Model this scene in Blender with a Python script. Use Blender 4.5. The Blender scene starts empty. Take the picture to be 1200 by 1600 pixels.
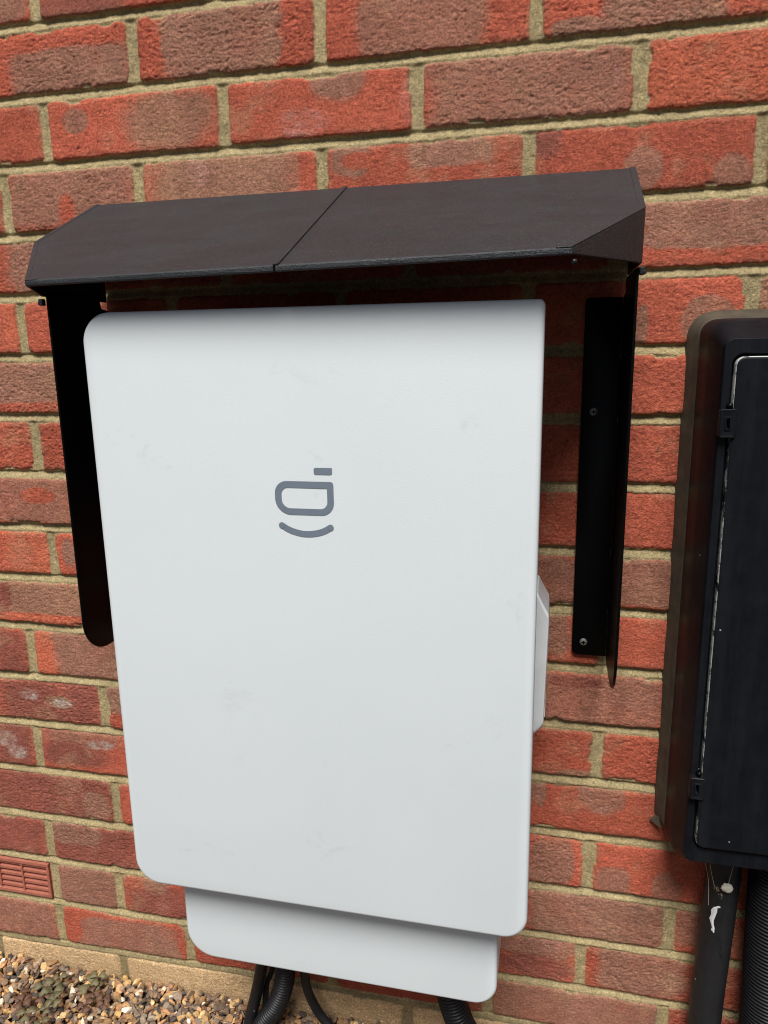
import bpy, bmesh, math, random
import numpy as np
from mathutils import Vector, Matrix

R = math.radians
scene = bpy.context.scene
C = scene.collection
random.seed(7)

# ------------------------------------------------------------ camera
cam_d = bpy.data.cameras.new('camera')
cam = bpy.data.objects.new('camera', cam_d)
C.objects.link(cam)
scene.camera = cam
YAW, PITCH, ROLL = 0.22606, -0.21723, -0.01717
CAM = Vector((0.48368, -0.84432, 0.9021))
fw = Vector((-math.sin(YAW) * math.cos(PITCH), math.cos(YAW) * math.cos(PITCH), math.sin(PITCH)))
rr = Vector((math.cos(YAW), math.sin(YAW), 0))
uu = rr.cross(fw)
r2 = rr * math.cos(ROLL) + uu * math.sin(ROLL)
u2 = -rr * math.sin(ROLL) + uu * math.cos(ROLL)
m = Matrix((r2, u2, -fw)).transposed().to_4x4()
m.translation = CAM
cam.matrix_world = m
cam_d.sensor_fit = 'VERTICAL'
cam_d.sensor_height = 36.0
cam_d.lens = 1150 / 1600 * 36.0
cam_d.clip_start = 0.02
cam_d.clip_end = 200
scene.render.resolution_x = 768
scene.render.resolution_y = 1024

# ------------------------------------------------------------ world, sun, exposure
SUN_EL, SUN_AZ = 59.0, 176.0          # azimuth measured like sun_rotation
world = bpy.data.worlds.new('World')
scene.world = world
world.use_nodes = True
wn = world.node_tree.nodes
wl = world.node_tree.links
bg = wn['Background']
sky = wn.new('ShaderNodeTexSky')
sky.sky_type = 'NISHITA'
sky.sun_disc = False
sky.sun_elevation = R(SUN_EL)
sky.sun_rotation = R(SUN_AZ)
sky.dust_density = 2.5
sky.air_density = 1.0
sky.ozone_density = 1.0
wl.new(sky.outputs[0], bg.inputs['Color'])
bg.inputs['Strength'].default_value = 0.05
sun_d = bpy.data.lights.new('sun', 'SUN')
sun_d.energy = 5.0
sun_d.angle = R(24)
sun_d.color = (0.985, 1.0, 0.985)
sun = bpy.data.objects.new('sun', sun_d)
C.objects.link(sun)
sdir = Vector((math.sin(R(SUN_AZ)) * math.cos(R(SUN_EL)), math.cos(R(SUN_AZ)) * math.cos(R(SUN_EL)), math.sin(R(SUN_EL))))
sun.rotation_euler = (-sdir).to_track_quat('-Z', 'Y').to_euler()
sun.location = (0, -2, 4)
scene.view_settings.view_transform = 'Standard'
scene.view_settings.look = 'None'
scene.view_settings.gamma = 1.0
scene.view_settings.use_curve_mapping = False
scene.view_settings.exposure = -0.08
scene.cycles.filter_width = 1.1

# ------------------------------------------------------------ helpers
def tag(o, label=None, cat=None, group=None, kind=None):
    if label: o['label'] = label
    if cat: o['category'] = cat
    if group: o['group'] = group
    if kind: o['kind'] = kind
    return o

def empty(name, loc=(0, 0, 0)):
    o = bpy.data.objects.new(name, None)
    o.empty_display_size = 0.05
    C.objects.link(o)
    o.location = loc
    return o

def link(name, me, parent=None, mats=None):
    o = bpy.data.objects.new(name, me)
    C.objects.link(o)
    for mt in (mats or []):
        me.materials.append(mt)
    if parent:
        o.parent = parent
        o.matrix_parent_inverse = Matrix.Translation(-Vector(parent.location))
    return o

def mesh_obj(name, verts, faces, mat, parent=None, smooth=False, mi=None):
    me = bpy.data.meshes.new(name)
    me.from_pydata([tuple(v) for v in verts], [], faces)
    mats = mat if isinstance(mat, (list, tuple)) else [mat]
    if mi is not None:
        me.polygons.foreach_set('material_index', mi)
    if smooth:
        me.polygons.foreach_set('use_smooth', [True] * len(faces))
    me.update()
    return link(name, me, parent, mats)

def bevel(o, w, seg=3, ang=30):
    b = o.modifiers.new('bevel', 'BEVEL')
    b.width = w
    b.segments = seg
    b.limit_method = 'ANGLE'
    b.angle_limit = R(ang)
    b.harden_normals = False
    for p in o.data.polygons:
        p.use_smooth = True
    w = o.modifiers.new('wn', 'WEIGHTED_NORMAL')
    w.keep_sharp = False
    return o

def rrect(x0, x1, z0, z1, r, n=10):
    """outline of a rounded rectangle, r = radii (bl, br, tr, tl), counter-clockwise seen from -Y"""
    if not isinstance(r, (list, tuple)):
        r = (r,) * 4
    pts = []
    for (cx, cz, a0, q) in ((x0 + r[0], z0 + r[0], 180, 0), (x1 - r[1], z0 + r[1], 270, 1), (x1 - r[2], z1 - r[2], 0, 2), (x0 + r[3], z1 - r[3], 90, 3)):
        k = n if r[q] > 0.004 else 4
        for i in range(k + 1):
            a = R(a0 + 90 * i / k)
            pts.append((cx + r[q] * math.cos(a), cz + r[q] * math.sin(a)))
    return pts

def loft(loops, cap0=True, cap1=True):
    """loops: list of lists of 3D points with the same count -> verts, faces"""
    v, f = [], []
    n = len(loops[0])
    for lp in loops:
        v += lp
    for i in range(len(loops) - 1):
        for j in range(n):
            a = i * n + j
            b = i * n + (j + 1) % n
            f.append((a, b, b + n, a + n))
    if cap0: f.append(tuple(range(n - 1, -1, -1)))
    if cap1: f.append(tuple(range((len(loops) - 1) * n, len(loops) * n)))
    return v, f

def inset(pts, d):
    """shrink a convex-ish outline by d (towards inside)"""
    n = len(pts)
    out = []
    for i in range(n):
        ax, az = pts[i - 1]
        bx, bz = pts[i]
        cx, cz = pts[(i + 1) % n]
        e1 = Vector((bx - ax, bz - az)); e2 = Vector((cx - bx, cz - bz))
        if e1.length < 1e-9: e1 = e2
        if e2.length < 1e-9: e2 = e1
        e1.normalize(); e2.normalize()
        n1 = Vector((-e1.y, e1.x)); n2 = Vector((-e2.y, e2.x))
        nn = (n1 + n2)
        nn.normalize()
        k = d / max(0.5, nn.dot(n1))
        out.append((bx + nn.x * k, bz + nn.y * k))
    return out

def slab(name, outline, y_back, y_front, mat, parent, edge=0.004, seg=4):
    """plate parallel to the wall with softly rounded front edge"""
    loops = [[(x, y_back, z) for x, z in outline]]
    for i in range(seg + 1):
        a = R(90 * i / seg)
        ins = edge * (1 - math.cos(a))
        y = y_front + edge - edge * math.sin(a)
        loops.append([(x, y, z) for x, z in (inset(outline, ins) if ins > 1e-6 else outline)])
    v, f = loft(loops)
    f = [tuple(reversed(q)) for q in f]
    o = mesh_obj(name, v, f, mat, parent, smooth=False)
    for p in o.data.polygons:
        p.use_smooth = len(p.vertices) == 4
    o.data.set_sharp_from_angle(angle=R(50))
    return o

def fix_normals(o):
    bm = bmesh.new(); bm.from_mesh(o.data)
    bmesh.ops.recalc_face_normals(bm, faces=bm.faces)
    bm.to_mesh(o.data); bm.free()
    return o

def catmull(pts, n):
    P = [Vector(p) for p in pts]
    P = [P[0] * 2 - P[1]] + P + [P[-1] * 2 - P[-2]]
    out = []
    for i in range(1, len(P) - 2):
        for k in range(n):
            t = k / n
            a, b, c, d = P[i - 1], P[i], P[i + 1], P[i + 2]
            out.append(0.5 * ((2 * b) + (c - a) * t + (2 * a - 5 * b + 4 * c - d) * t * t + (3 * b - a - 3 * c + d) * t ** 3))
    out.append(P[-2])
    return out

def tube(path, rad, n=20, caps=True):
    """rad: function of arc length or number"""
    loops = []
    s = 0
    up = Vector((0, 1, 0))
    for i, p in enumerate(path):
        a = path[max(0, i - 1)]; b = path[min(len(path) - 1, i + 1)]
        t = (b - a).normalized()
        side = t.cross(up)
        if side.length < 1e-3: side = t.cross(Vector((1, 0, 0)))
        side.normalize()
        u = side.cross(t).normalized()
        if i: s += (p - path[i - 1]).length
        r = rad(s) if callable(rad) else rad
        loops.append([tuple(p + side * (r * math.cos(2 * math.pi * k / n)) + u * (r * math.sin(2 * math.pi * k / n))) for k in range(n)])
    return loft(loops, caps, caps)

def resample(path, step):
    out = [path[0]]
    acc = 0
    for a, b in zip(path[:-1], path[1:]):
        L = (b - a).length
        d = step - acc
        while d <= L:
            out.append(a.lerp(b, d / L)); d += step
        acc = (acc + L) % step
    return out

# ------------------------------------------------------------ materials
def new_mat(name):
    mt = bpy.data.materials.new(name)
    mt.use_nodes = True
    nt = mt.node_tree
    return mt, nt.nodes, nt.links, nt.nodes['Principled BSDF']

def noise(N, L, coord, scale, detail=4, rough=0.55, dist=0.0):
    t = N.new('ShaderNodeTexNoise')
    t.inputs['Scale'].default_value = scale
    t.inputs['Detail'].default_value = detail
    t.inputs['Roughness'].default_value = rough
    t.inputs['Distortion'].default_value = dist
    L.new(coord, t.inputs['Vector'])
    return t.outputs['Fac']

def ramp(N, L, fac, p0, c0, p1, c1):
    r = N.new('ShaderNodeValToRGB')
    r.color_ramp.elements[0].position = p0
    r.color_ramp.elements[0].color = (*c0, 1)
    r.color_ramp.elements[1].position = p1
    r.color_ramp.elements[1].color = (*c1, 1)
    L.new(fac, r.inputs['Fac'])
    return r.outputs['Color']

def mix(N, L, fac, a, b, mode='MIX'):
    x = N.new('ShaderNodeMix')
    x.data_type = 'RGBA'
    x.blend_type = mode
    for s, v in ((0, fac), (6, a), (7, b)):
        if hasattr(v, 'links') or hasattr(v, 'is_linked'):
            L.new(v, x.inputs[s])
        elif s == 0:
            x.inputs[s].default_value = v
        else:
            x.inputs[s].default_value = (*v, 1)
    return x.outputs[2]

def bump(N, L, h, strength, dist, prev=None):
    b = N.new('ShaderNodeBump')
    b.inputs['Strength'].default_value = strength
    b.inputs['Distance'].default_value = dist
    L.new(h, b.inputs['Height'])
    if prev is not None: L.new(prev, b.inputs['Normal'])
    return b.outputs['Normal']

def coord(N):
    return N.new('ShaderNodeTexCoord').outputs['Object']

def plastic(name, col, col2, rough, spec=0.5, nscale=30, bscale=900, bstr=0.15, dust=None, speck=0.0, r2=None):
    mt, N, L, P = new_mat(name)
    co = coord(N)
    c = ramp(N, L, noise(N, L, co, nscale, 5, 0.6), 0.35, col, 0.7, col2)
    if dust:
        mpd = N.new('ShaderNodeMapping'); mpd.inputs['Scale'].default_value = (3, 3, 0.35)
        L.new(co, mpd.inputs['Vector'])
        f = noise(N, L, mpd.outputs[0], 9, 6, 0.7)
        f2 = ramp(N, L, f, 0.5, (0, 0, 0), 0.75, (1, 1, 1))
        c = mix(N, L, f2, c, dust)
    if speck:
        v = N.new('ShaderNodeTexVoronoi'); v.inputs['Scale'].default_value = 150
        L.new(co, v.inputs['Vector'])
        sep = N.new('ShaderNodeSeparateColor'); L.new(v.outputs['Color'], sep.inputs[0])
        a = N.new('ShaderNodeMath'); a.operation = 'LESS_THAN'; a.inputs[1].default_value = 0.16
        L.new(v.outputs['Distance'], a.inputs[0])
        b = N.new('ShaderNodeMath'); b.operation = 'LESS_THAN'; b.inputs[1].default_value = speck
        L.new(sep.outputs[0], b.inputs[0])
        k = N.new('ShaderNodeMath'); k.operation = 'MULTIPLY'
        L.new(a.outputs[0], k.inputs[0]); L.new(b.outputs[0], k.inputs[1])
        c = mix(N, L, k.outputs[0], c, (0.35, 0.33, 0.30))
    L.new(c, P.inputs['Base Color'])
    rr_ = ramp(N, L, noise(N, L, co, nscale * 1.7, 5, 0.7), 0.3, (rough,) * 3, 0.75, ((r2 or rough * 1.3),) * 3)
    L.new(rr_, P.inputs['Roughness'])
    P.inputs['Specular IOR Level'].default_value = spec
    L.new(bump(N, L, noise(N, L, co, bscale, 3, 0.6), bstr, 0.0004), P.inputs['Normal'])
    return mt

M = {}
# pale powder-coated enclosure
mt, N, L, P = new_mat('pale_grey_coating')
co = coord(N)
base = ramp(N, L, noise(N, L, co, 5, 5, 0.6), 0.3, (0.705, 0.730, 0.732), 0.7, (0.735, 0.758, 0.760))
sm = ramp(N, L, noise(N, L, co, 14, 6, 0.75, 0.5), 0.62, (0, 0, 0), 0.84, (0.6, 0.6, 0.6))
base = mix(N, L, sm, base, (0.52, 0.52, 0.50))
v = N.new('ShaderNodeTexVoronoi'); v.inputs['Scale'].default_value = 75
L.new(co, v.inputs['Vector'])
sep = N.new('ShaderNodeSeparateColor'); L.new(v.outputs['Color'], sep.inputs[0])
a = N.new('ShaderNodeMath'); a.operation = 'LESS_THAN'; a.inputs[1].default_value = 0.07
L.new(v.outputs['Distance'], a.inputs[0])
b = N.new('ShaderNodeMath'); b.operation = 'LESS_THAN'; b.inputs[1].default_value = 0.018
L.new(sep.outputs[0], b.inputs[0])
k = N.new('ShaderNodeMath'); k.operation = 'MULTIPLY'
L.new(a.outputs[0], k.inputs[0]); L.new(b.outputs[0], k.inputs[1])
base = mix(N, L, k.outputs[0], base, (0.10, 0.095, 0.085))
L.new(base, P.inputs['Base Color'])
P.inputs['Roughness'].default_value = 0.48
P.inputs['Specular IOR Level'].default_value = 0.35
L.new(bump(N, L, noise(N, L, co, 700, 2, 0.5), 0.22, 0.0005), P.inputs['Normal'])
M['coat'] = mt

M['logo'] = plastic('slate_grey_print', (0.165, 0.195, 0.235), (0.18, 0.21, 0.25), 0.5, 0.3, bstr=0.08)
M['silver'] = plastic('silver_grey_plastic', (0.62, 0.62, 0.62), (0.72, 0.72, 0.71), 0.22, 0.7, bstr=0.05)
M['black'] = plastic('black_sheet_plastic', (0.0018, 0.0018, 0.0022), (0.0026, 0.0026, 0.003), 0.30, 0.12, bstr=0.1)
M['seal'] = plastic('brown_silicone', (0.060, 0.050, 0.036), (0.095, 0.078, 0.054), 0.5, 0.2, nscale=60, bscale=120, bstr=0.6)
M['meter'] = plastic('black_weathered_plastic', (0.0045, 0.0052, 0.007), (0.008, 0.009, 0.0115), 0.45, 0.14, nscale=40, bscale=700, bstr=0.25, dust=(0.013, 0.014, 0.0165), speck=0.012, r2=0.55)
M['pipe'] = plastic('black_pipe_plastic', (0.009, 0.0095, 0.011), (0.015, 0.0155, 0.0175), 0.42, 0.35, nscale=50, bscale=300, bstr=0.2, dust=(0.022, 0.022, 0.024), speck=0.02)
M['duct'] = plastic('black_duct_plastic', (0.009, 0.009, 0.010), (0.014, 0.014, 0.015), 0.36, 0.5, nscale=50, bstr=0.1)
M['screw'] = plastic('zinc_screw', (0.25, 0.24, 0.22), (0.4, 0.38, 0.35), 0.4, 0.6)
M['screw'].node_tree.nodes['Principled BSDF'].inputs['Metallic'].default_value = 0.7
M['web'] = plastic('spider_silk', (0.55, 0.50, 0.42), (0.7, 0.62, 0.5), 0.8, 0.2, nscale=300, bscale=900, bstr=0.6)
M['paint'] = plastic('white_paint_smear', (0.62, 0.61, 0.58), (0.75, 0.74, 0.72), 0.7, 0.2, nscale=300, bscale=900, bstr=0.6)

# printed brown canopy plastic with fine layer lines and glitter-like grain
mt, N, L, P = new_mat('brown_black_printed_plastic')
co = coord(N)
mp0 = N.new('ShaderNodeMapping'); mp0.inputs['Scale'].default_value = (0.3, 1, 1)
L.new(co, mp0.inputs['Vector'])
c = ramp(N, L, noise(N, L, mp0.outputs[0], 26, 6, 0.7), 0.3, (0.0120, 0.0128, 0.0150), 0.75, (0.0225, 0.0240, 0.0270))
sp = noise(N, L, co, 900, 2, 0.5)
c = mix(N, L, ramp(N, L, sp, 0.62, (0, 0, 0), 0.70, (1, 1, 1)), c, (0.10, 0.098, 0.10))
L.new(c, P.inputs['Base Color'])
L.new(ramp(N, L, noise(N, L, co, 20, 5, 0.6), 0.3, (0.46,) * 3, 0.7, (0.60,) * 3), P.inputs['Roughness'])
P.inputs['Specular IOR Level'].default_value = 0.5
mp = N.new('ShaderNodeMapping'); mp.inputs['Scale'].default_value = (0.12, 1, 1)
L.new(co, mp.inputs['Vector'])
b1 = bump(N, L, noise(N, L, mp.outputs[0], 160, 5, 0.7, 0.6), 0.45, 0.0016)
b2 = bump(N, L, noise(N, L, co, 650, 2, 0.6), 0.8, 0.0010, b1)
L.new(b2, P.inputs['Normal'])
M['canopy'] = mt

# worn plastic edge: black with chalky white scuffs
mt, N, L, P = new_mat('worn_black_edge')
co = coord(N)
f = ramp(N, L, noise(N, L, co, 55, 6, 0.75), 0.44, (0, 0, 0), 0.52, (1, 1, 1))
L.new(mix(N, L, f, (0.016, 0.016, 0.018), (0.62, 0.61, 0.57)), P.inputs['Base Color'])
P.inputs['Roughness'].default_value = 0.55
M['worn'] = mt

# brick and mortar: albedo comes from the wall's own colour attribute, fine grain from noise
mt, N, L, P = new_mat('brick_and_mortar')
co = coord(N)
at = N.new('ShaderNodeAttribute'); at.attribute_name = 'albedo'
g1 = noise(N, L, co, 420, 5, 0.7)
g2 = noise(N, L, co, 60, 5, 0.65)
c = mix(N, L, 1.0, at.outputs['Color'], ramp(N, L, g1, 0.32, (0.62, 0.60, 0.58), 0.68, (1.36, 1.39, 1.42)), 'MULTIPLY')
c = mix(N, L, 1.0, c, ramp(N, L, g2, 0.30, (0.86, 0.86, 0.86), 0.70, (1.14, 1.14, 1.14)), 'MULTIPLY')
L.new(c, P.inputs['Base Color'])
P.inputs['Roughness'].default_value = 0.9
P.inputs['Specular IOR Level'].default_value = 0.15
b1 = bump(N, L, noise(N, L, co, 230, 6, 0.72, 0.9), 1.0, 0.0025)
b2 = bump(N, L, noise(N, L, co, 800, 3, 0.6), 0.8, 0.0012, b1)
L.new(b2, P.inputs['Normal'])
M['brick'] = mt

mt, N, L, P = new_mat('terracotta')
co = coord(N)
L.new(ramp(N, L, noise(N, L, co, 90, 6, 0.7), 0.3, (0.34, 0.098, 0.060), 0.7, (0.45, 0.15, 0.095)), P.inputs['Base Color'])
P.inputs['Roughness'].default_value = 0.8
L.new(bump(N, L, noise(N, L, co, 500, 4, 0.6), 0.5, 0.0006), P.inputs['Normal'])
M['terracotta'] = mt

mt, N, L, P = new_mat('pebble')
co = coord(N)
at = N.new('ShaderNodeAttribute'); at.attribute_name = 'albedo'
c = mix(N, L, 1.0, at.outputs['Color'], ramp(N, L, noise(N, L, co, 300, 5, 0.7), 0.3, (0.65, 0.62, 0.6), 0.7, (1.3, 1.3, 1.3)), 'MULTIPLY')
L.new(c, P.inputs['Base Color'])
P.inputs['Roughness'].default_value = 0.75
P.inputs['Specular IOR Level'].default_value = 0.3
L.new(bump(N, L, noise(N, L, co, 600, 4, 0.6), 0.6, 0.0008), P.inputs['Normal'])
M['pebble'] = mt

mt, N, L, P = new_mat('earth')
co = coord(N)
v = N.new('ShaderNodeTexVoronoi'); v.inputs['Scale'].default_value = 90
L.new(co, v.inputs['Vector'])
hs = N.new('ShaderNodeSeparateColor'); L.new(v.outputs['Color'], hs.inputs[0])
c = ramp(N, L, hs.outputs[0], 0.1, (0.022, 0.019, 0.016), 0.95, (0.085, 0.070, 0.052))
L.new(c, P.inputs['Base Color'])
P.inputs['Roughness'].default_value = 0.9
inv = N.new('ShaderNodeMath'); inv.operation = 'SUBTRACT'; inv.inputs[0].default_value = 1.0
L.new(v.outputs['Distance'], inv.inputs[1])
L.new(bump(N, L, inv.outputs[0], 1.0, 0.006), P.inputs['Normal'])
M['earth'] = mt

def leaf_mat(name, a_, b_):
    mt, N, L, P = new_mat(name)
    co = coord(N)
    L.new(ramp(N, L, noise(N, L, co, 60, 4, 0.6), 0.3, a_, 0.7, b_), P.inputs['Base Color'])
    P.inputs['Roughness'].default_value = 0.6
    P.inputs['Specular IOR Level'].default_value = 0.3
    return mt
M['leaf_green'] = leaf_mat('green_clover_leaf', (0.10, 0.095, 0.045), (0.19, 0.16, 0.085))
M['leaf_red'] = leaf_mat('maroon_clover_leaf', (0.10, 0.050, 0.032), (0.20, 0.105, 0.065))
M['leaf_olive'] = leaf_mat('olive_clover_leaf', (0.14, 0.12, 0.06), (0.22, 0.18, 0.09))

# ------------------------------------------------------------ brick wall (height field)
JOINTS={0:(1.2758,0.0000),1:(1.2000,0.0014),2:(1.1250,0.0018),3:(1.0467,0.0057),4:(0.9735,0.0026),5:(0.8990,-0.0030),6:(0.8224,0.0013),7:(0.7464,0.0005),8:(0.6724,-0.0023),9:(0.6007,-0.0013),10:(0.5279,-0.0012),11:(0.4513,0.0022),12:(0.3775,0.0010),13:(0.3008,0.0032),14:(0.2225,-0.0012),15:(0.1480,0.0003),16:(0.0738,0.0016),17:(0.0048,0.0178),}
PERP= {0: [-0.1153], 1: [0.0049, 0.2284, 0.4554], 2: [-0.1181, 0.111, 0.3334, 0.5586], 3: [-0.1841, -0.0008, 0.2248, 0.4516, 0.6758], 4: [0.3453], 5: [-0.1828, 0.6796], 7: [-0.1822], 9: [-0.1763], 10: [0.5522], 11: [-0.2305], 12: [-0.123, 0.5502], 13: [-0.2393], 14: [-0.12, 0.5457], 15: [-0.24, 0.647], 16: [-0.239, -0.1292, 0.5422], 17: [-0.2403, -0.0199, 0.6472], 18: [-0.1359]}
PATCH= [(-0.147, 1.299, 0.024, 0.015, 'b', 3), (-0.06, 1.289, 0.057, 0.013, 'm', 4), (-0.078, 1.223, 0.082, 0.026, 'b', 7), (0.112, 1.24, 0.072, 0.038, 'b', 9), (0.336, 1.236, 0.069, 0.032, 'b', 5), (0.578, 1.22, 0.056, 0.024, 'b', 4), (0.495, 1.211, 0.025, 0.01, 'b', 3), (-0.075, 1.171, 0.017, 0.013, 'b', 2), (0.048, 1.164, 0.052, 0.03, 't', 2.5), (0.245, 1.195, 0.031, 0.029, 'b', 2.2), (0.207, 1.147, 0.031, 0.014, 'p', 2), (0.325, 1.158, 0.012, 0.021, 'p', 2), (0.451, 1.163, 0.107, 0.036, 'b', 9), (0.667, 1.158, 0.1, 0.034, 'o', 9), (0.536, 1.167, 0.006, 0.008, 'p', 2), (-0.092, 1.094, 0.085, 0.036, 'b', 9), (-0.099, 1.069, 0.011, 0.021, 'r', 2), (0.108, 1.099, 0.092, 0.027, 't', 6), (0.208, 1.093, 0.008, 0.027, 'r', 8), (0.078, 1.106, 0.014, 0.015, 'p', 2), (0.257, 1.109, 0.022, 0.02, 'b', 3), (0.366, 1.108, 0.045, 0.016, 'b', 4), (0.267, 1.105, 0.018, 0.009, 'r', 2), (0.466, 1.113, 0.018, 0.018, 'm', 3), (0.565, 1.078, 0.019, 0.021, 'b', 2), (0.653, 1.062, 0.019, 0.022, 'b', 2.6), (-0.147, 1.012, 0.05, 0.035, 'b', 3), (0.63, 1.024, 0.066, 0.025, 'b', 6), (0.633, 0.99, 0.066, 0.006, 'r', 6), (-0.195, 0.939, 0.013, 0.027, 'o', 3), (0.637, 0.926, 0.028, 0.025, 'b', 2), (0.573, 0.915, 0.006, 0.027, 'b', 4), (0.69, 0.957, 0.009, 0.025, 't', 5), (-0.186, 0.866, 0.085, 0.028, 'b', 8), (-0.138, 0.874, 0.019, 0.01, 't', 2), (-0.171, 0.835, 0.075, 0.007, 'r', 3), (-0.188, 0.713, 0.088, 0.032, 'b', 9), (-0.187, 0.718, 0.028, 0.011, 'r', 2), (-0.218, 0.636, 0.037, 0.034, 'o', 9), (-0.15, 0.638, 0.01, 0.02, 'b', 2), (0.587, 0.638, 0.055, 0.028, 'b', 7), (0.495, 0.633, 0.029, 0.031, 'b', 5), (-0.207, 0.571, 0.091, 0.029, 't', 8), (-0.211, 0.54, 0.092, 0.009, 'o', 6), (-0.264, 0.573, 0.013, 0.024, 'm', 2), (0.491, 0.574, 0.022, 0.032, 'b', 3), (-0.26, 0.488, 0.026, 0.034, 'm', 7), (-0.208, 0.485, 0.017, 0.04, 'o', 8), (-0.136, 0.491, 0.054, 0.035, 'b', 8), (-0.207, 0.417, 0.084, 0.037, 'm', 9), (-0.196, 0.415, 0.023, 0.01, 't', 2), (-0.243, 0.423, 0.015, 0.008, 'w', 2), (-0.191, 0.413, 0.017, 0.007, 'w', 2), (-0.105, 0.426, 0.013, 0.02, 'b', 6), (-0.106, 0.392, 0.012, 0.01, 'r', 6), (0.544, 0.488, 0.079, 0.032, 'b', 9), (0.521, 0.511, 0.029, 0.008, 'm', 2), (-0.281, 0.342, 0.031, 0.039, 'm', 8), (-0.292, 0.347, 0.018, 0.013, 'w', 2), (-0.275, 0.327, 0.016, 0.011, 'w', 2), (-0.161, 0.366, 0.063, 0.017, 'b', 4), (-0.175, 0.334, 0.053, 0.019, 'm', 3), (-0.136, 0.353, 0.021, 0.007, 'w', 2), (0.559, 0.366, 0.026, 0.028, 'b', 2.6), (0.53, 0.384, 0.03, 0.009, 't', 3), (0.482, 0.36, 0.009, 0.022, 'b', 2), (-0.227, 0.265, 0.109, 0.044, 'm', 9), (-0.153, 0.253, 0.022, 0.022, 'b', 3), (0.501, 0.263, 0.027, 0.034, 'b', 5), (0.578, 0.242, 0.02, 0.022, 'b', 2.5), (0.639, 0.243, 0.019, 0.023, 'b', 2), (-0.293, 0.185, 0.044, 0.042, 'm', 9), (-0.161, 0.182, 0.076, 0.038, 'm', 9), (-0.191, 0.205, 0.044, 0.022, 'b', 3), (0.561, 0.188, 0.085, 0.036, 'b', 9), (0.672, 0.194, 0.015, 0.028, 'b', 9), (-0.183, 0.107, 0.052, 0.04, 'b', 9), (-0.067, 0.115, 0.021, 0.034, 'b', 4), (-0.064, 0.093, 0.048, 0.034, 'm', 4), (0.485, 0.13, 0.05, 0.018, 'b', 3), (0.503, 0.138, 0.02, 0.012, 'p', 2), (0.486, 0.1, 0.05, 0.018, 'm', 3), (0.616, 0.116, 0.054, 0.033, 'b', 5), (0.651, 0.109, 0.009, 0.014, 't', 2), (-0.303, 0.031, 0.055, 0.044, 'b', 9), (-0.119, 0.021, 0.084, 0.04, 'b', 5), (0.539, 0.04, 0.106, 0.039, 'b', 9)]

RS = np.random.RandomState(11)
TAB = RS.rand(512, 512)
def vnoise(x, z, s, seed):
    u = x / s + seed * 17.31 + 300
    w = z / s + seed * 9.77 + 300
    iu = np.floor(u).astype(int); iw = np.floor(w).astype(int)
    fu = u - iu; fwv = w - iw
    fu = fu * fu * (3 - 2 * fu); fwv = fwv * fwv * (3 - 2 * fwv)
    a = TAB[iu & 511, iw & 511]; b = TAB[(iu + 1) & 511, iw & 511]
    c = TAB[iu & 511, (iw + 1) & 511]; d = TAB[(iu + 1) & 511, (iw + 1) & 511]
    return ((a * (1 - fu) + b * fu) * (1 - fwv) + (c * (1 - fu) + d * fu) * fwv) * 2 - 1
def fbm(x, z, s, seed, o=4, g=0.55):
    t = 0; amp = 1; tot = 0
    for i in range(o):
        ang = 0.6 * i
        xr = x * math.cos(ang) - z * math.sin(ang); zr = x * math.sin(ang) + z * math.cos(ang)
        t = t + amp * vnoise(xr, zr, s, seed + i * 3); tot += amp
        amp *= g; s *= 0.5
    return t / tot
def sstep(a, b, x):
    t = np.clip((x - a) / (b - a), 0, 1)
    return t * t * (3 - 2 * t)

def joint_z(k, x):
    if k in JOINTS:
        a_, b_ = JOINTS[k]
        if k == 17: return a_ + b_ * np.clip(x, -0.4, 0.1) - 0.002
        return a_ + b_ * np.clip(x, -0.5, 0.8)
    if k < 0: return 1.2758 + 0.075 * (-k) + 0 * x
    return -0.072 - 0.075 * (k - 18) + 0 * x
K0, K1 = -14, 21
for kq, extra in {4: [-0.120, 0.546], 5: [0.4545], 6: [-0.120, 0.546], 7: [0.4545, 0.6796], 8: [-0.118, 0.545], 9: [0.4545, 0.68], 10: [-0.121], 11: [0.452, 0.68], 13: [0.455, 0.67], 15: [0.422], 17: [0.423]}.items():
    PERP[kq] = extra if kq == 4 else PERP.get(kq, []) + extra
# full perpend lists per course
ROWS = {}
for k in range(K0, K1 + 1):
    known = list(PERP.get(k, []))
    ph = 0.0 if k % 2 == 1 else 0.1125
    if not known:
        known = [ph + random.uniform(-.004, .004)]
    if k == 16: known = [-0.239, -0.1292, 0.5422]
    xs = sorted(known)
    full = [xs[0]]
    for x in xs[1:]:
        gap = x - full[-1]
        n = max(1, int(round(gap / 0.225)))
        if gap < 0.16: n = 1
        for i in range(1, n + 1):
            full.append(full[-1] + (x - full[-1]) / (n - i + 1))
    while full[0] > -2.2: full.insert(0, full[0] - 0.225 + random.uniform(-.003, .003))
    while full[-1] < 2.6: full.append(full[-1] + 0.225 + random.uniform(-.003, .003))
    ROWS[k] = np.array(full)

COL = dict(r=(0.52, 0.122, 0.070), o=(0.62, 0.155, 0.083), b=(0.375, 0.178, 0.118), t=(0.43, 0.230, 0.132), m=(0.33, 0.104, 0.072),
           p=(0.52, 0.25, 0.20), w=(0.58, 0.50, 0.42))
def bricks_at(x, z):
    """course index and brick index arrays for points"""
    k = np.full(x.shape, K0, int)
    for j in range(K0, K1):
        k[z < joint_z(j, x)] = j + 1
    return k

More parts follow.
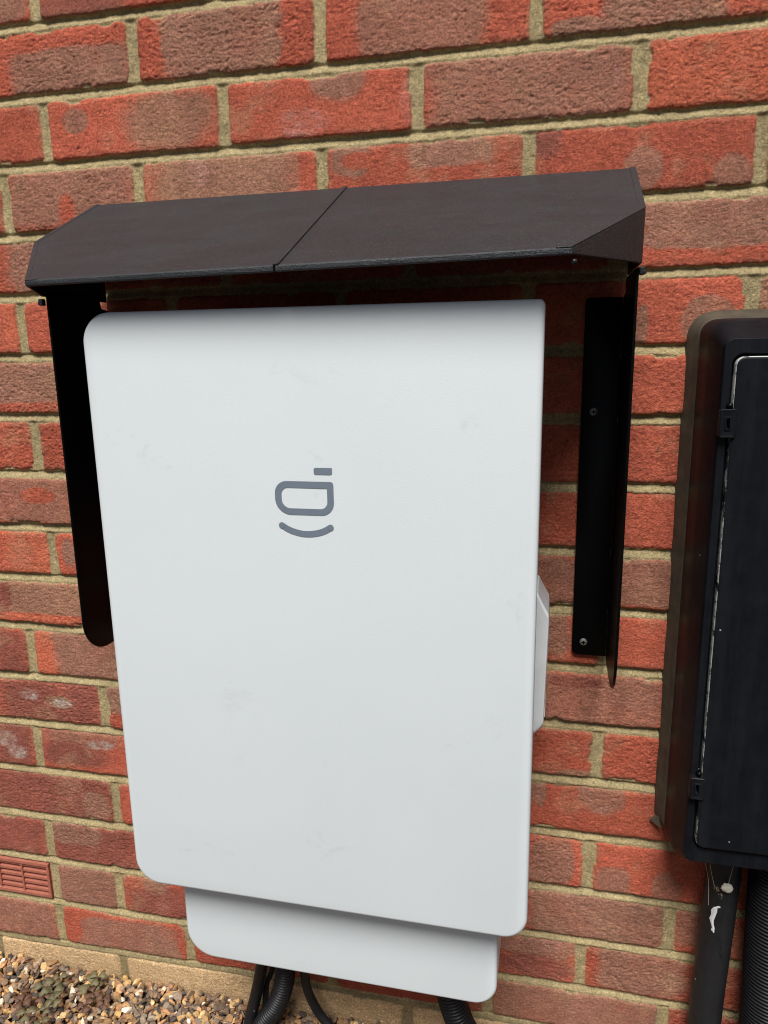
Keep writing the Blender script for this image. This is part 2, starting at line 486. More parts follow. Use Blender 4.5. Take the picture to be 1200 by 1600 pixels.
def wall_fields(x, z):
    """x, z flattened arrays -> height (towards viewer), albedo"""
    wx = x + 0.0010 * fbm(x, z, 0.018, 1) + 0.0006 * fbm(x, z, 0.005, 2, 2)
    wz = z + 0.0011 * fbm(x, z, 0.022, 5) + 0.0007 * fbm(x, z, 0.005, 6, 2)
    k = bricks_at(wx, wz)
    h = np.zeros_like(x); alb = np.zeros((len(x), 3))
    mort = np.array((0.46, 0.352, 0.182))
    bid = np.zeros(len(x), int)
    jt = 0.0054
    for kk in range(K0, K1 + 1):
        idx = np.nonzero(k == kk)[0]
        if not len(idx): continue
        X = wx[idx]; Z = wz[idx]
        zt = joint_z(kk - 1, X); zb = joint_z(kk, X)
        P_ = ROWS[kk]
        i = np.clip(np.searchsorted(P_, X) - 1, 0, len(P_) - 2)
        xl = P_[i]; xr = P_[i + 1]
        rs = np.random.RandomState(kk * 7 + 900)
        rnd = rs.rand(len(P_), 12)
        rb = rnd[i]
        # brick rectangle with slight individual size, tilt
        til = (rb[:, 0] - .5) * 0.014
        cxb = (xl + xr) / 2; czb = (zt + zb) / 2
        Zt = Z + (X - cxb) * til * 0.6
        Xt = X + (Z - czb) * (rb[:, 1] - .5) * 0.03
        hw = (xr - xl) / 2 - 0.0062 - rb[:, 2] * 0.0012
        hh = (zt - zb) / 2 - jt - rb[:, 3] * 0.0012
        rc = 0.003 + rb[:, 4] * 0.006
        qx = np.abs(Xt - cxb) - (hw - rc); qz = np.abs(Zt - czb) - (hh - rc)
        sd = np.minimum(np.maximum(qx, qz), 0) + np.hypot(np.maximum(qx, 0), np.maximum(qz, 0)) - rc
        d = -sd
        d = d + 0.0007 * fbm(x[idx], z[idx], 0.010, 20 + kk % 5, 3)
        chip = sstep(0.34, 0.50, fbm(x[idx], z[idx], 0.034, 31 + kk % 7, 3)) * 0.0030
        d = d - chip
        mk = sstep(-0.0006, 0.0006, d)
        # relief of the brick face
        face = 0.0010 * (rb[:, 5] - 0.5) * 2 + (X - cxb) * (rb[:, 6] - .5) * 0.016 + (Z - czb) * (rb[:, 7] - .5) * 0.03
        face += 0.0008 * fbm(x[idx], z[idx], 0.045, 40 + kk % 9, 2)
        a_, b_ = x[idx], z[idx]
        crease = 1 - np.abs(fbm(a_ + 0.004 * fbm(a_, b_, 0.03, 77, 2), b_ * (1.2 + 0.6 * rb[:, 8]), 0.0056, 50 + kk % 11, 4, 0.62)) * 2.4
        face += 0.00080 * (0.4 + 1.1 * rb[:, 9]) * (crease - 0.5) + 0.0003 * fbm(a_, b_, 0.0042, 58, 2)
        face -= 0.0022 * np.exp(-np.maximum(d, 0) / 0.0016)
        # mortar: bed joints struck (deep at the top, near flush at the bottom), perpends lightly hollow
        dz_top = zt - Z; dz_bot = Z - zb
        inbed = (np.minimum(dz_top, dz_bot) < jt + 0.0005)
        # position through the bed joint: just below a joint line is its lower half, just above is its upper half
        t = np.where(dz_top < dz_bot, (-dz_top) / 0.0075, dz_bot / 0.0075)
        t = np.clip(t, -1, 1)
        bedh = -(0.0010 + 0.0048 * sstep(-0.9, 0.75, t))
        lip = 0.0022 * np.exp(-((t - 0.95) / 0.22) ** 2)
        bedh = bedh + lip * (0.3 + 0.7 * (fbm(a_, b_ * 0.3, 0.05, 61, 2) > -0.1))
        px_ = np.minimum(X - xl, xr - X)
        perh = -0.0026 - 0.0012 * np.cos(np.clip(px_ / 0.007, 0, 1) * math.pi / 2) + 0.0005 * fbm(a_, b_ , 0.02, 62, 3)
        wb = sstep(jt + 0.002, jt - 0.002, np.minimum(dz_top, dz_bot))
        mh = bedh * wb + perh * (1 - wb)
        mh = mh + 0.0007 * fbm(a_, b_, 0.009, 63, 4, 0.7) + 0.0006 * fbm(a_, b_, 0.05, 64, 2)
        h[idx] = face * mk + mh * (1 - mk)
        # colour
        base = np.zeros((len(idx), 3))
        typ = rnd[:, 10]
        bt = np.where(typ < 0.62, 0, 1)[i]
        reds = np.array(COL['r'])[None] * (0.86 + 0.30 * rnd[:, 11][i])[:, None]
        brs = np.array(COL['b'])[None] * (0.88 + 0.26 * rnd[:, 11][i])[:, None]
        visible = (np.abs(cxb - 0.2) < 0.68) & (czb > -0.1) & (czb < 1.36)
        base[:] = np.where(((bt == 0) | visible)[:, None], reds, brs)
        key = i
        for (pxc, pzc, prx, prz, kind, ex) in PATCH:
            kc = int(bricks_at(np.array([pxc]), np.array([pzc]))[0])
            if kc != kk: continue
            ic = int(np.clip(np.searchsorted(P_, pxc) - 1, 0, len(P_) - 2))
            s_ = np.nonzero(i == ic)[0]
            if not len(s_): continue
            dx = np.abs(a_[s_] - pxc) / prx; dz = np.abs(b_[s_] - pzc) / prz
            e = (dx ** ex + dz ** ex) ** (1.0 / ex)
            e = e + (0.16 if ex > 4 else 0.27) * fbm(a_[s_], b_[s_], 0.03, 71 + ic % 5, 4, 0.6)
            soft = (0.06 + 0.16 * rnd[ic, 3]) if kind in 'bro' else 0.30
            w = 1 - sstep(1 - soft, 1 + soft, e)
            if kind in 'bm':
                w = w * (0.80 + 0.20 * sstep(-0.5, 0.1, fbm(a_[s_], b_[s_], 0.05, 74, 4, 0.65)))
            w = w * (0.80 + 0.20 * rnd[ic, 4]) if kind in 'bt' else w
            if kind in 'wp':
                w = w * (0.20 + 0.45 * sstep(-0.15, 0.45, fbm(a_[s_], b_[s_], 0.012, 72, 4, 0.7)))
            if kind == 't':
                w2 = w
                cc = np.array(COL['b'])[None] * (1 - 0.5 - 0.5 * fbm(a_[s_], b_[s_], 0.05, 73, 3))[:, None] + np.array(COL['t'])[None] * (0.5 + 0.5 * fbm(a_[s_], b_[s_], 0.05, 73, 3))[:, None]
            else:
                cc = np.array(COL[kind])[None]
            base[s_] = base[s_] * (1 - w)[:, None] + cc * w[:, None]
        # tonal drift inside bricks, purple-brown and tan clouds
        cl = fbm(a_, b_, 0.06, 80 + kk % 3, 4, 0.6)
        base = base * (1 + 0.20 * cl)[:, None]
        cl2 = sstep(0.12, 0.55, fbm(a_, b_, 0.04, 90, 4, 0.6))
        base = base * (1 - 0.35 * cl2)[:, None] + np.array((0.48, 0.26, 0.15))[None] * (0.35 * cl2)[:, None]
        ed = np.exp(-np.maximum(d, 0) / 0.0025) * sstep(-0.2, 0.4, fbm(a_, b_, 0.03, 95, 3))
        base = base * (1 - 0.45 * ed)[:, None] + np.array((0.44, 0.30, 0.18))[None] * (0.45 * ed)[:, None]
        if kk >= 18:
            base = np.array((0.68, 0.45, 0.24))[None] * (1 + 0.22 * fbm(a_, b_, 0.05, 97, 4))[:, None]
        mc = mort[None] * (1 + 0.26 * fbm(a_, b_, 0.035, 98, 5, 0.65))[:, None]
        if kk >= 18:
            mc = mc * 0.72
        alb[idx] = base * mk[:, None] + mc * (1 - mk)[:, None]
    # small pits and dark holes
    pit = sstep(0.86, 0.93, vnoise(x, z, 0.0032, 123) * (vnoise(x, z, 0.05, 124) > 0.35))
    h = h - 0.0010 * pit
    alb = alb * (1 - 0.4 * pit)[:, None]
    alb = alb * (1 + 0.13 * fbm(x, z, 0.003, 130, 2))[:, None]
    return h, np.clip(alb, 0.01, 0.85)

def spacing(a, b, fine_a, fine_b, fine):
    out = list(np.arange(fine_a, fine_b, fine))
    s = fine; x = fine_a; pre = []
    while x > a:
        s = min(s * 1.06, 0.012); x -= s; pre.append(x)
    s = fine; x = out[-1]; post = []
    while x < b:
        s = min(s * 1.06, 0.012); x += s; post.append(x)
    return np.array(pre[::-1] + out + post)

gx = spacing(-1.6, 2.2, -0.41, 0.80, 0.00115)
gz = spacing(-0.12, 2.3, -0.06, 1.33, 0.00115)
nx, nz = len(gx), len(gz)
GX, GZ = np.meshgrid(gx, gz)
fx = GX.ravel(); fz = GZ.ravel()
H, ALB = wall_fields(fx, fz)
# recess for the air brick
AB = (-0.4625, -0.2475, 0.0795, 0.1415)
hole = (fx > AB[0]) & (fx < AB[1]) & (fz > AB[2]) & (fz < AB[3])
H[hole] = -0.022
ALB[hole] = (0.02, 0.012, 0.01)  # near-black albedo paints the shade behind the louvre slots
co_ = np.empty((nx * nz, 3), np.float32)
co_[:, 0] = fx; co_[:, 1] = -H; co_[:, 2] = fz
ii = np.arange((nz - 1) * (nx - 1))
r_ = ii // (nx - 1); c_ = ii % (nx - 1)
v0 = r_ * nx + c_
quads = np.stack([v0, v0 + 1, v0 + nx + 1, v0 + nx], 1).astype(np.int32)
me = bpy.data.meshes.new('brick_wall')
me.vertices.add(nx * nz)
me.vertices.foreach_set('co', co_.ravel())
me.loops.add(quads.size)
me.loops.foreach_set('vertex_index', quads.ravel())
me.polygons.add(len(quads))
me.polygons.foreach_set('loop_start', np.arange(0, quads.size, 4, dtype=np.int32))
me.polygons.foreach_set('use_smooth', np.ones(len(quads), bool))
me.update(calc_edges=True)
ca = me.color_attributes.new('albedo', 'FLOAT_COLOR', 'POINT')
ca.data.foreach_set('color', np.hstack([ALB, np.ones((len(ALB), 1))]).astype(np.float32).ravel())
wall = link('brick_wall', me, None, [M['brick']])
tag(wall, 'weathered red and brown brick wall with buff sandy mortar joints behind all the boxes', 'wall')

# air brick let into the wall: frame, louvre slats
def boxes(name, lst, mat, parent, bev=0.0):
    v, f = [], []
    for (x0, x1, y0, y1, z0, z1) in lst:
        b_ = len(v)
        v += [(x0, y0, z0), (x1, y0, z0), (x1, y1, z0), (x0, y1, z0), (x0, y0, z1), (x1, y0, z1), (x1, y1, z1), (x0, y1, z1)]
        f += [tuple(b_ + i for i in q) for q in ((0, 3, 2, 1), (4, 5, 6, 7), (0, 1, 5, 4), (1, 2, 6, 5), (2, 3, 7, 6), (3, 0, 4, 7))]
    o = mesh_obj(name, v, f, mat, parent)
    if bev: bevel(o, bev, 2)
    return o
x0, x1, z0, z1 = AB[0] + .001, AB[1] - .001, AB[2] + .001, AB[3] - .001
ab = boxes('air_brick', [(x0, x1, -0.001, 0.02, z0, z0 + 0.006), (x0, x1, -0.001, 0.02, z1 - 0.006, z1),
                         (x0, x0 + 0.006, -0.0007, 0.02, z0 + 0.006, z1 - 0.006), (x1 - 0.0045, x1, -0.0007, 0.02, z0 + 0.006, z1 - 0.006)]
           + [(x0 + 0.0385 + 0.0415 * i, x0 + 0.0415 + 0.0415 * i, -0.0004, 0.02, z0 + 0.006, z1 - 0.006) for i in range(4)], M['terracotta'], wall, 0.0008)
sl = []
for i in range(5):
    zc = z0 + 0.0115 + i * 0.0101
    sl.append((x0 + 0.006, x1 - 0.0045, 0.0012, 0.018, zc - 0.0024, zc + 0.0028))
v, f = [], []
for (a0, a1, y0, y1, q0, q1) in sl:     # sloping louvres
    b_ = len(v)
    v += [(a0, y0, q0), (a1, y0, q0), (a1, y1, q0 + .002), (a0, y1, q0 + .002), (a0, y0, q1), (a1, y0, q1), (a1, y1, q1 + .002), (a0, y1, q1 + .002)]
    f += [tuple(b_ + i for i in q) for q in ((0, 3, 2, 1), (4, 5, 6, 7), (0, 1, 5, 4), (1, 2, 6, 5), (2, 3, 7, 6), (3, 0, 4, 7))]
lo = mesh_obj('louvre', v, f, M['terracotta'], ab)
bevel(lo, 0.0007, 2)

# ------------------------------------------------------------ ground
GZL = -0.042
gm, gf = [], []
g = mesh_obj('ground', [(-12, -14, GZL - .012), (12, -14, GZL - .012), (12, 0.05, GZL - .012), (-12, 0.05, GZL - .012)], [(0, 1, 2, 3)], M['earth'])
tag(g, kind='structure')

# pebbles
bm = bmesh.new()
bmesh.ops.create_icosphere(bm, subdivisions=2, radius=1)
pv = np.array([v_.co[:] for v_ in bm.verts]); pf = np.array([[v_.index for v_ in f_.verts] for f_ in bm.faces])
bm.free()
rs = np.random.RandomState(5)
protos = []
for i in range(28):     # angular worn stones: planes cut off a sphere
    q = pv.copy()
    for j in range(rs.randint(10, 18)):
        n_ = rs.normal(size=3); n_ /= np.linalg.norm(n_)
        dcut = rs.uniform(0.42, 0.80)
        ex_ = q @ n_ - dcut
        q = q - np.maximum(ex_, 0)[:, None] * n_[None] * 0.92
    q += rs.normal(size=q.shape) * 0.018
    q *= rs.uniform([0.8, 0.55, 0.35], [1.3, 0.95, 0.75])
    protos.append(q)
pal = np.array([(0.30, 0.19, 0.10), (0.20, 0.13, 0.085), (0.13, 0.095, 0.075), (0.42, 0.28, 0.13), (0.52, 0.38, 0.20), (0.08, 0.07, 0.068),
                (0.30, 0.17, 0.10), (0.62, 0.58, 0.50), (0.22, 0.18, 0.15), (0.46, 0.27, 0.15), (0.17, 0.14, 0.12), (0.25, 0.18, 0.13)])
pw = np.array([.14, .15, .12, .08, .06, .08, .08, .035, .12, .045, .1, .07]); pw /= pw.sum()
VV, FF, CC = [], [], []
base_i = 0
def scatter(n, xa, xb, ya, yb, zlo, zhi, smin, smax):
    global base_i
    for _ in range(n):
        px_, py_ = rs.uniform(xa, xb), rs.uniform(ya, yb)
        s_ = rs.uniform(smin, smax) * (1.5 if rs.rand() < 0.05 else 1)
        if py_ > -s_: py_ = -s_ * rs.uniform(1, 1.6)
        A = Matrix.Rotation(rs.uniform(0, 6.28), 3, 'Z') @ Matrix.Rotation(rs.normal() * 0.5, 3, 'X') @ Matrix.Rotation(rs.normal() * 0.5, 3, 'Y')
        q = (protos[rs.randint(28)] * s_) @ np.array(A).T
        pz = rs.uniform(zlo, zhi) + 0.008 * max(0, vn1(px_, py_)) 
        q = q + np.array([px_, py_, pz])
        VV.append(q); FF.append(pf + base_i); base_i += len(q)
        c = pal[rs.choice(len(pal), p=pw)] * rs.uniform(0.95, 1.60) * np.array((1.06, 0.97, 0.84))
        CC.append(np.repeat(c[None], len(q), 0))
def vn1(a_, b_):
    return float(vnoise(np.array([a_]), np.array([b_]), 0.06, 3)[0])
scatter(5000, -0.62, 0.95, -0.17, 0.0, GZL - 0.007, GZL - 0.001, 0.0055, 0.0092)
scatter(4600, -0.62, 0.95, -0.17, 0.0, GZL - 0.001, GZL + 0.006, 0.0045, 0.0084)
scatter(4200, -0.9, 1.3, -0.5, -0.15, GZL - 0.006, GZL + 0.004, 0.0055, 0.0095)
V_ = np.vstack(VV).astype(np.float32); F_ = np.vstack(FF).astype(np.int32); Cc = np.vstack(CC)
me = bpy.data.meshes.new('gravel')
me.vertices.add(len(V_)); me.vertices.foreach_set('co', V_.ravel())
me.loops.add(F_.size); me.loops.foreach_set('vertex_index', F_.ravel())
me.polygons.add(len(F_)); me.polygons.foreach_set('loop_start', np.arange(0, F_.size, 3, dtype=np.int32))
me.polygons.foreach_set('use_smooth', np.ones(len(F_), bool))
me.update(calc_edges=True)
ca = me.color_attributes.new('albedo', 'FLOAT_COLOR', 'POINT')
ca.data.foreach_set('color', np.hstack([Cc, np.ones((len(Cc), 1))]).astype(np.float32).ravel())
me.set_sharp_from_angle(angle=R(26))
gr = link('gravel', me, None, [M['pebble']])
tag(gr, 'mixed tan, brown and grey pea gravel along the foot of the brick wall', 'gravel', kind='stuff')

# ------------------------------------------------------------ pale energy box
box = empty('battery_gateway', (0.25, 0, 0.157))
tag(box, 'large pale grey wall box with dark grey emblem, hanging under the brown black canopy', 'electrical box')
XL, XR, ZT, ZB = 0.04, 0.4751, 0.941, 0.3167
FD = -0.20
cover = slab('front_cover', rrect(XL, XR, ZB, ZT, (0.029, 0.025, 0.0055, 0.029), 14), -0.1718, FD, M['coat'], box, edge=0.0045, seg=5)
slab('rear_case', rrect(0.0790, 0.4445, 0.1994, 0.9236, (0.034, 0.0265, 0.01, 0.01), 14), -0.004, -0.170, M['coat'], box, edge=0.004, seg=5)
# seam behind the cover
slab('gasket', rrect(XL + .003, XR - .003, ZB + .003, ZT - .003, (0.028, 0.024, 0.0035, 0.028), 14), -0.1702, -0.1719, M['black'], cover, edge=0.0003, seg=1)
# isolator on the right flank
prof = [(-0.050, 0.4700), (-0.135, 0.4700), (-0.150, 0.4800), (-0.150, 0.6350), (-0.135, 0.6600), (-0.050, 0.6600)]
def side_loops(profile, xs_, ins):
    out = []
    cy = sum(p_[0] for p_ in profile) / len(profile); cz = sum(p_[1] for p_ in profile) / len(profile)
    for x_, s_ in zip(xs_, ins):
        out.append([(x_, cy + (a_ - cy) * s_[0], cz + (b_ - cz) * s_[1]) for a_, b_ in profile])
    return out
iso_prof = [(-0.060 - 0.070 * 0, 0.4880)]
def iso_outline(x_, zlo_, zhi_, y0_, y1_, r_):
    return [(x_, a_, b_) for a_, b_ in rrect(y1_, y0_, zlo_, zhi_, r_, 6)]
Yb, Yf = -0.052, -0.118
def hex_loop(x_, zl, zh, c_, y0_, y1_):
    return [(x_, y0_, zl + c_), (x_, y0_ - c_ * .4, zl), (x_, y1_ + c_ * .4, zl), (x_, y1_, zl + c_), (x_, y1_, zh - c_), (x_, y1_ + c_ * .4, zh), (x_, y0_ - c_ * .4, zh), (x_, y0_, zh - c_)]
def taper(lp):
    return [(x_ - max(0.0, (0.62 - z_)) * 0.024 * (1 if x_ > 0.478 else 0), y_, z_) for x_, y_, z_ in lp]
lps = [hex_loop(0.4425, 0.501, 0.660, 0.004, Yb, Yf), hex_loop(0.4752, 0.501, 0.658, 0.004, Yb, Yf), hex_loop(0.4800, 0.506, 0.6480, 0.004, Yb, Yf),
       taper(hex_loop(0.4866, 0.512, 0.6360, 0.004, Yb, Yf - 0.001)), taper(hex_loop(0.4876, 0.5135, 0.6280, 0.006, Yb - .003, Yf + .003))]
v, f = loft(lps)
iso = fix_normals(mesh_obj('isolator_switch', v, f, M['silver'], box, smooth=False))
bevel(iso, 0.0012, 3, 12)
v, f = loft([[(0.4838 + dx_, y_, z_) for y_, z_ in ((-0.11, 0.542), (-0.09, 0.542), (-0.09, 0.520 - dx_), (-0.11, 0.520 - dx_))] for dx_ in (0, 0.0022)])
tabm = fix_normals(mesh_obj('latch_tab', v, f, M['coat'], iso))
bevel(tabm, 0.0005, 2)

# emblem: bar, ring of a lying letter, smile
def stroke(path, w, closed=False, cap=True):
    """flat ribbon outline polygons; returns verts2d, faces"""
    n = len(path)
    vs, fs = [], []
    for i in range(n):
        if closed:
            a_, b_ = path[i - 1], path[(i + 1) % n]
        else:
            a_, b_ = path[max(0, i - 1)], path[min(n - 1, i + 1)]
        t = Vector((b_[0] - a_[0], b_[1] - a_[1])).normalized()
        nn = Vector((-t.y, t.x)) * w / 2
        vs += [(path[i][0] + nn.x, path[i][1] + nn.y), (path[i][0] - nn.x, path[i][1] - nn.y)]
    for i in range(n if closed else n - 1):
        j = (i + 1) % n
        fs.append((2 * i, 2 * j, 2 * j + 1, 2 * i + 1))
    if not closed and cap:
        for e, nb in ((0, 1), (n - 1, n - 2)):
            c_ = path[e]
            t = Vector((path[e][0] - path[nb][0], path[e][1] - path[nb][1])).normalized()
            a0 = math.atan2(t.y, t.x) - math.pi / 2
            b0 = len(vs)
            for k_ in range(9):
                a_ = a0 + math.pi * k_ / 8
                vs.append((c_[0] + w / 2 * math.cos(a_), c_[1] + w / 2 * math.sin(a_)))
            fs.append(tuple(range(b0, b0 + 9)))
    return vs, fs
ev, ef = [], []
def add2(vs, fs, y_):
    b_ = len(ev)
    ev.extend([(a_, y_, c_) for a_, c_ in vs]); ef.extend([tuple(b_ + i for i in q) for q in fs])
LY = FD - 0.0004
bar = rrect(0.2625, 0.2809, 0.7862, 0.7929, (0.002, 0.002, 0.0005, 0.002), 5)
add2(bar, [tuple(range(len(bar)))], LY)
# the ring is an inclined rounded rectangle (outer minus inner)
def quad_round(c4, rads, n=10):
    out = []
    for i in range(4):
        p0 = Vector(c4[i - 1]); p1 = Vector(c4[i]); p2 = Vector(c4[(i + 1) % 4])
        d0 = (p0 - p1).normalized(); d2 = (p2 - p1).normalized()
        r_ = rads[i]
        for k_ in range(n + 1):
            a_ = math.pi / 2 * k_ / n
            q = p1 + d0 * r_ * (1 - math.sin(a_)) + d2 * r_ * (1 - math.cos(a_))
            out.append((q.x, q.y))
    return out
o4 = [(0.2220, 0.7794), (0.2817, 0.7794), (0.2817, 0.7461), (0.2220, 0.7461)]
i4 = [(0.2288, 0.7729), (0.2752, 0.7727), (0.2752, 0.7525), (0.2288, 0.7525)]
oo = quad_round(o4, (0.0125, 0.003, 0.013, 0.0160))
oi = quad_round(i4, (0.0065, 0.0004, 0.007, 0.009))
nO = len(oo)
add2(oo + oi, [(i, (i + 1) % nO, (i + 1) % nO + nO, i + nO) for i in range(nO)], LY)
sm_ = catmull([(x_, 0, z_) for x_, z_ in ((0.22782, 0.73512), (0.2352, 0.73092), (0.24434, 0.72804), (0.2530, 0.7271), (0.2618, 0.72790), (0.27067, 0.7305), (0.2777, 0.73445))], 6)
vs, fs = stroke([(p_.x, p_.z) for p_ in sm_], 0.0062)
add2(vs[:-18], [q for q in fs if len(q) == 4], LY)
for c_ in ((0.22782, 0.73512), (0.2777, 0.73445)):
    add2([(c_[0] + 0.0031 * math.cos(2 * math.pi * k_ / 20), c_[1] + 0.0031 * math.sin(2 * math.pi * k_ / 20)) for k_ in range(20)], [tuple(range(20))], LY - 0.0002)
ev = [(0.48368 + (a_ - 0.48368) * 0.96989, b_, 0.9021 + (c_ - 0.9021) * 0.96989) for a_, b_, c_ in ev]
mesh_obj('emblem', ev, ef, M['logo'], cover)

# ------------------------------------------------------------ canopy
cn = empty('rain_canopy', (0.25, 0, 1.078))
tag(cn, 'brown black rain canopy with sloping two-piece roof and side cheeks, screwed to the brick wall', 'canopy')
BL, BR = Vector((-0.0585, -0.001, 1.0775)), Vector((0.5585, -0.001, 1.0785))
MLt, MRt = Vector((-0.0595, -0.120, 1.0195)), Vector((0.5585, -0.118, 1.0205))
FL, FR = Vector((0.0045, -0.225, 0.9700)), Vector((0.4945, -0.232, 0.9765))
dn = 0.0055
MLb, MRb = Vector((-0.0590, -0.120, 0.9640)), Vector((0.5580, -0.118, 0.9735))
BLb, BRb = Vector((-0.0585, -0.001, 0.9640)), Vector((0.5585, -0.001, 0.9735))
FLb, FRb = FL - Vector((0, 0, dn)), FR - Vector((0, 0, dn))
ST, SB = Vector((0.2500, -0.001, 1.0780)), Vector((0.2500, -0.2285, 0.97325))
SBb = SB - Vector((0, 0, dn))
def shell(name, verts, faces, parent, thick, bev_w):
    o = fix_normals(mesh_obj(name, verts, faces, M['canopy'], parent))
    s_ = o.modifiers.new('solid', 'SOLIDIFY'); s_.thickness = thick; s_.offset = -1; s_.use_even_offset = True
    bevel(o, bev_w, 3, 20)
    return o
def orient_out(o, c_):
    """make faces point away from c_"""
    bm = bmesh.new(); bm.from_mesh(o.data)
    for f_ in bm.faces:
        if (f_.calc_center_median() - Vector(c_)).dot(f_.normal) < 0: f_.normal_flip()
    bm.to_mesh(o.data); bm.free()
gap = Vector((0.0006, 0, 0))
vl = [BL, MLt, FL, SB - gap, ST - gap, MLb, BLb, FLb, SBb - gap]
fl_ = [(0, 1, 2, 3, 4), (0, 6, 5, 1), (1, 5, 7, 2), (2, 7, 8, 3)]
ol = shell('roof_panel', vl, fl_, cn, 0.0028, 0.0022); orient_out(ol, (0.1, -0.05, 0.96))
vr = [BR, MRt, FR, SB + gap, ST + gap, MRb, BRb, FRb, SBb + gap]
orr = shell('roof_panel', vr, fl_, cn, 0.0028, 0.0022); orient_out(orr, (0.4, -0.05, 0.96))
# raised border strip along the slanted and chamfered edge of each roof half
def strip(name, path, nrm, w, h, side, parent):
    vs, fs = [], []
    n = len(path)
    for i, p_ in enumerate(path):
        a_ = path[max(0, i - 1)]; b_ = path[min(n - 1, i + 1)]
        d1 = (p_ - a_).normalized() if i else (b_ - p_).normalized()
        d2 = (b_ - p_).normalized() if i < n - 1 else d1
        s1 = nrm.cross(d1) * side; s2 = nrm.cross(d2) * side
        s_ = (s1 + s2).normalized(); s_ = s_ / max(0.4, s_.dot(s1))
        vs += [p_ - nrm * 0.0005, p_ + nrm * h, p_ + s_ * w + nrm * h * 0.8, p_ + s_ * w - nrm * 0.0005]
    for i in range(n - 1):
        for k_ in range(4):
            fs.append((4 * i + k_, 4 * i + (k_ + 1) % 4, 4 * i + 4 + (k_ + 1) % 4, 4 * i + 4 + k_))
    fs.append((0, 1, 2, 3)); fs.append(tuple(4 * (n - 1) + k_ for k_ in (3, 2, 1, 0)))
    o = fix_normals(mesh_obj(name, vs, fs, M['canopy'], parent))
    bevel(o, 0.0006, 2)
    return o
nr = (FR - BR).cross(FL - BR)
nr = nr.normalized()
if nr.z < 0: nr = -nr
ins_ = 0.0004
strip('edge_trim', [BR, MRt, FR, FR + (SB - FR).normalized() * 0.012], nr, 0.0062, 0.0009, -1, orr)
strip('edge_trim', [BL, MLt, FL, FL + (SB - FL).normalized() * 0.012], nr, 0.0050, 0.0006, 1, ol)
strip('seam_cover', [ST + Vector((.0045, 0, 0)), SB + Vector((.0045, 0, 0))], nr, 0.0055, 0.0018, -1, orr)

# cheeks with flange against the wall
def cheek(xo, sgn, ztop, zbot):
    """xo outer face x; sgn +1 = right side; flange goes inward"""
    t_ = 0.003
    prof = [(-0.0015, ztop), (-0.0015, zbot + 0.004)]
    prof = [(-0.004, ztop - 0.016), (-0.004, zbot + .001), (-0.060, zbot), ]
    Rr = 0.046
    for k_ in range(11):
        a_ = R(90 * k_ / 10)
        prof.append((-0.1165 + Rr - Rr * math.sin(a_), zbot + Rr - Rr * math.cos(a_)))
    prof += [(-0.1165, ztop), (-0.022, ztop), (-0.018, ztop - 0.014)]
    la = [(xo, y_, z_) for y_, z_ in prof]
    lb = [(xo - sgn * t_, y_, z_) for y_, z_ in prof]
    v, f = loft([la, lb])
    o = fix_normals(mesh_obj('side_panel', v, f, M['black'], cn))
    bevel(o, 0.0009, 2)
    xi = xo - sgn * 0.0415
    a_, b_ = (xi, xo - sgn * t_) if sgn > 0 else (xo - sgn * t_, xi)
    out = rrect(min(a_, b_), max(a_, b_), zbot + 0.0035, ztop - 0.018, (0.007, 0.0005, 0.0005, 0.004) if sgn > 0 else (0.0005, 0.007, 0.004, 0.0005), 6)
    fo = slab('flange', out, -0.0022, -0.0052, M['black'], o, edge=0.0008, seg=2)
    for zz in (0.8320, 0.5640):
        xc = xi + sgn * 0.0130
        q = []
        for (r_, y_) in ((0.0044, -0.0052), (0.0044, -0.0058), (0.0036, -0.0070), (0.0018, -0.0075)):
            q.append([(xc + r_ * math.cos(2 * math.pi * k_ / 24), y_, zz + r_ * math.sin(2 * math.pi * k_ / 24)) for k_ in range(24)])
        v, f = loft(q)
        sc = fix_normals(mesh_obj('screw', v, f, M['screw'], o, smooth=False))
        # cross recess drawn as flat black faces, its shade put in colour
        vv, ff = [], []
        for (w_, h_) in ((0.0024, 0.0007), (0.0007, 0.0024)):
            b0 = len(vv)
            vv += [(xc - w_, -0.00765, zz - h_), (xc + w_, -0.00765, zz - h_), (xc + w_, -0.00765, zz + h_), (xc - w_, -0.00765, zz + h_)]
            ff.append((b0, b0 + 1, b0 + 2, b0 + 3))
        vv = [(a1 if False else (p0, p1 - (0.0001 if i_ > 3 else 0), p2)) for i_, (p0, p1, p2) in enumerate(vv)] if False else vv
        for i_ in range(4, 8):
            vv[i_] = (vv[i_][0], vv[i_][1] - 0.0001, vv[i_][2])
        mesh_obj('painted_recess', vv, ff, M['black'], sc)
    return o
cheek(0.5560, 1, 0.9700, 0.5440)
cheek(-0.0560, -1, 0.9700, 0.5440)
# small clips where roof meets cheeks
for (xo, s_, zc) in ((0.5580, 1, 0.9670), (-0.0580, -1, 0.9580)):
    vs, fs = [], []
    for (dx, dz, w_, h_) in ((0.0, 0.0, 0.0024, 0.0036), (s_ * 0.0015, -0.0012, 0.0018, 0.0020)):
        b_ = len(vs)
        vs += [(xo + dx + i_ * w_, -0.1205 + j_ * 0.0035, zc + dz + k_ * h_) for k_ in (-1, 1) for j_ in (-1, 1) for i_ in (-1, 1)]
        fs += [tuple(b_ + q for q in ff_) for ff_ in ((0, 2, 3, 1), (4, 5, 7, 6), (0, 1, 5, 4), (2, 6, 7, 3), (0, 4, 6, 2), (1, 3, 7, 5))]
    bevel(fix_normals(mesh_obj('clip', vs, fs, M['pipe'], cn)), 0.0012, 3)
v, f = tube([Vector((0.4965, -0.2265, 0.968)), Vector((0.4965, -0.2265, 0.9645))], 0.0022, 12)
mesh_obj('clip', v, f, M['pipe'], cn, smooth=True)

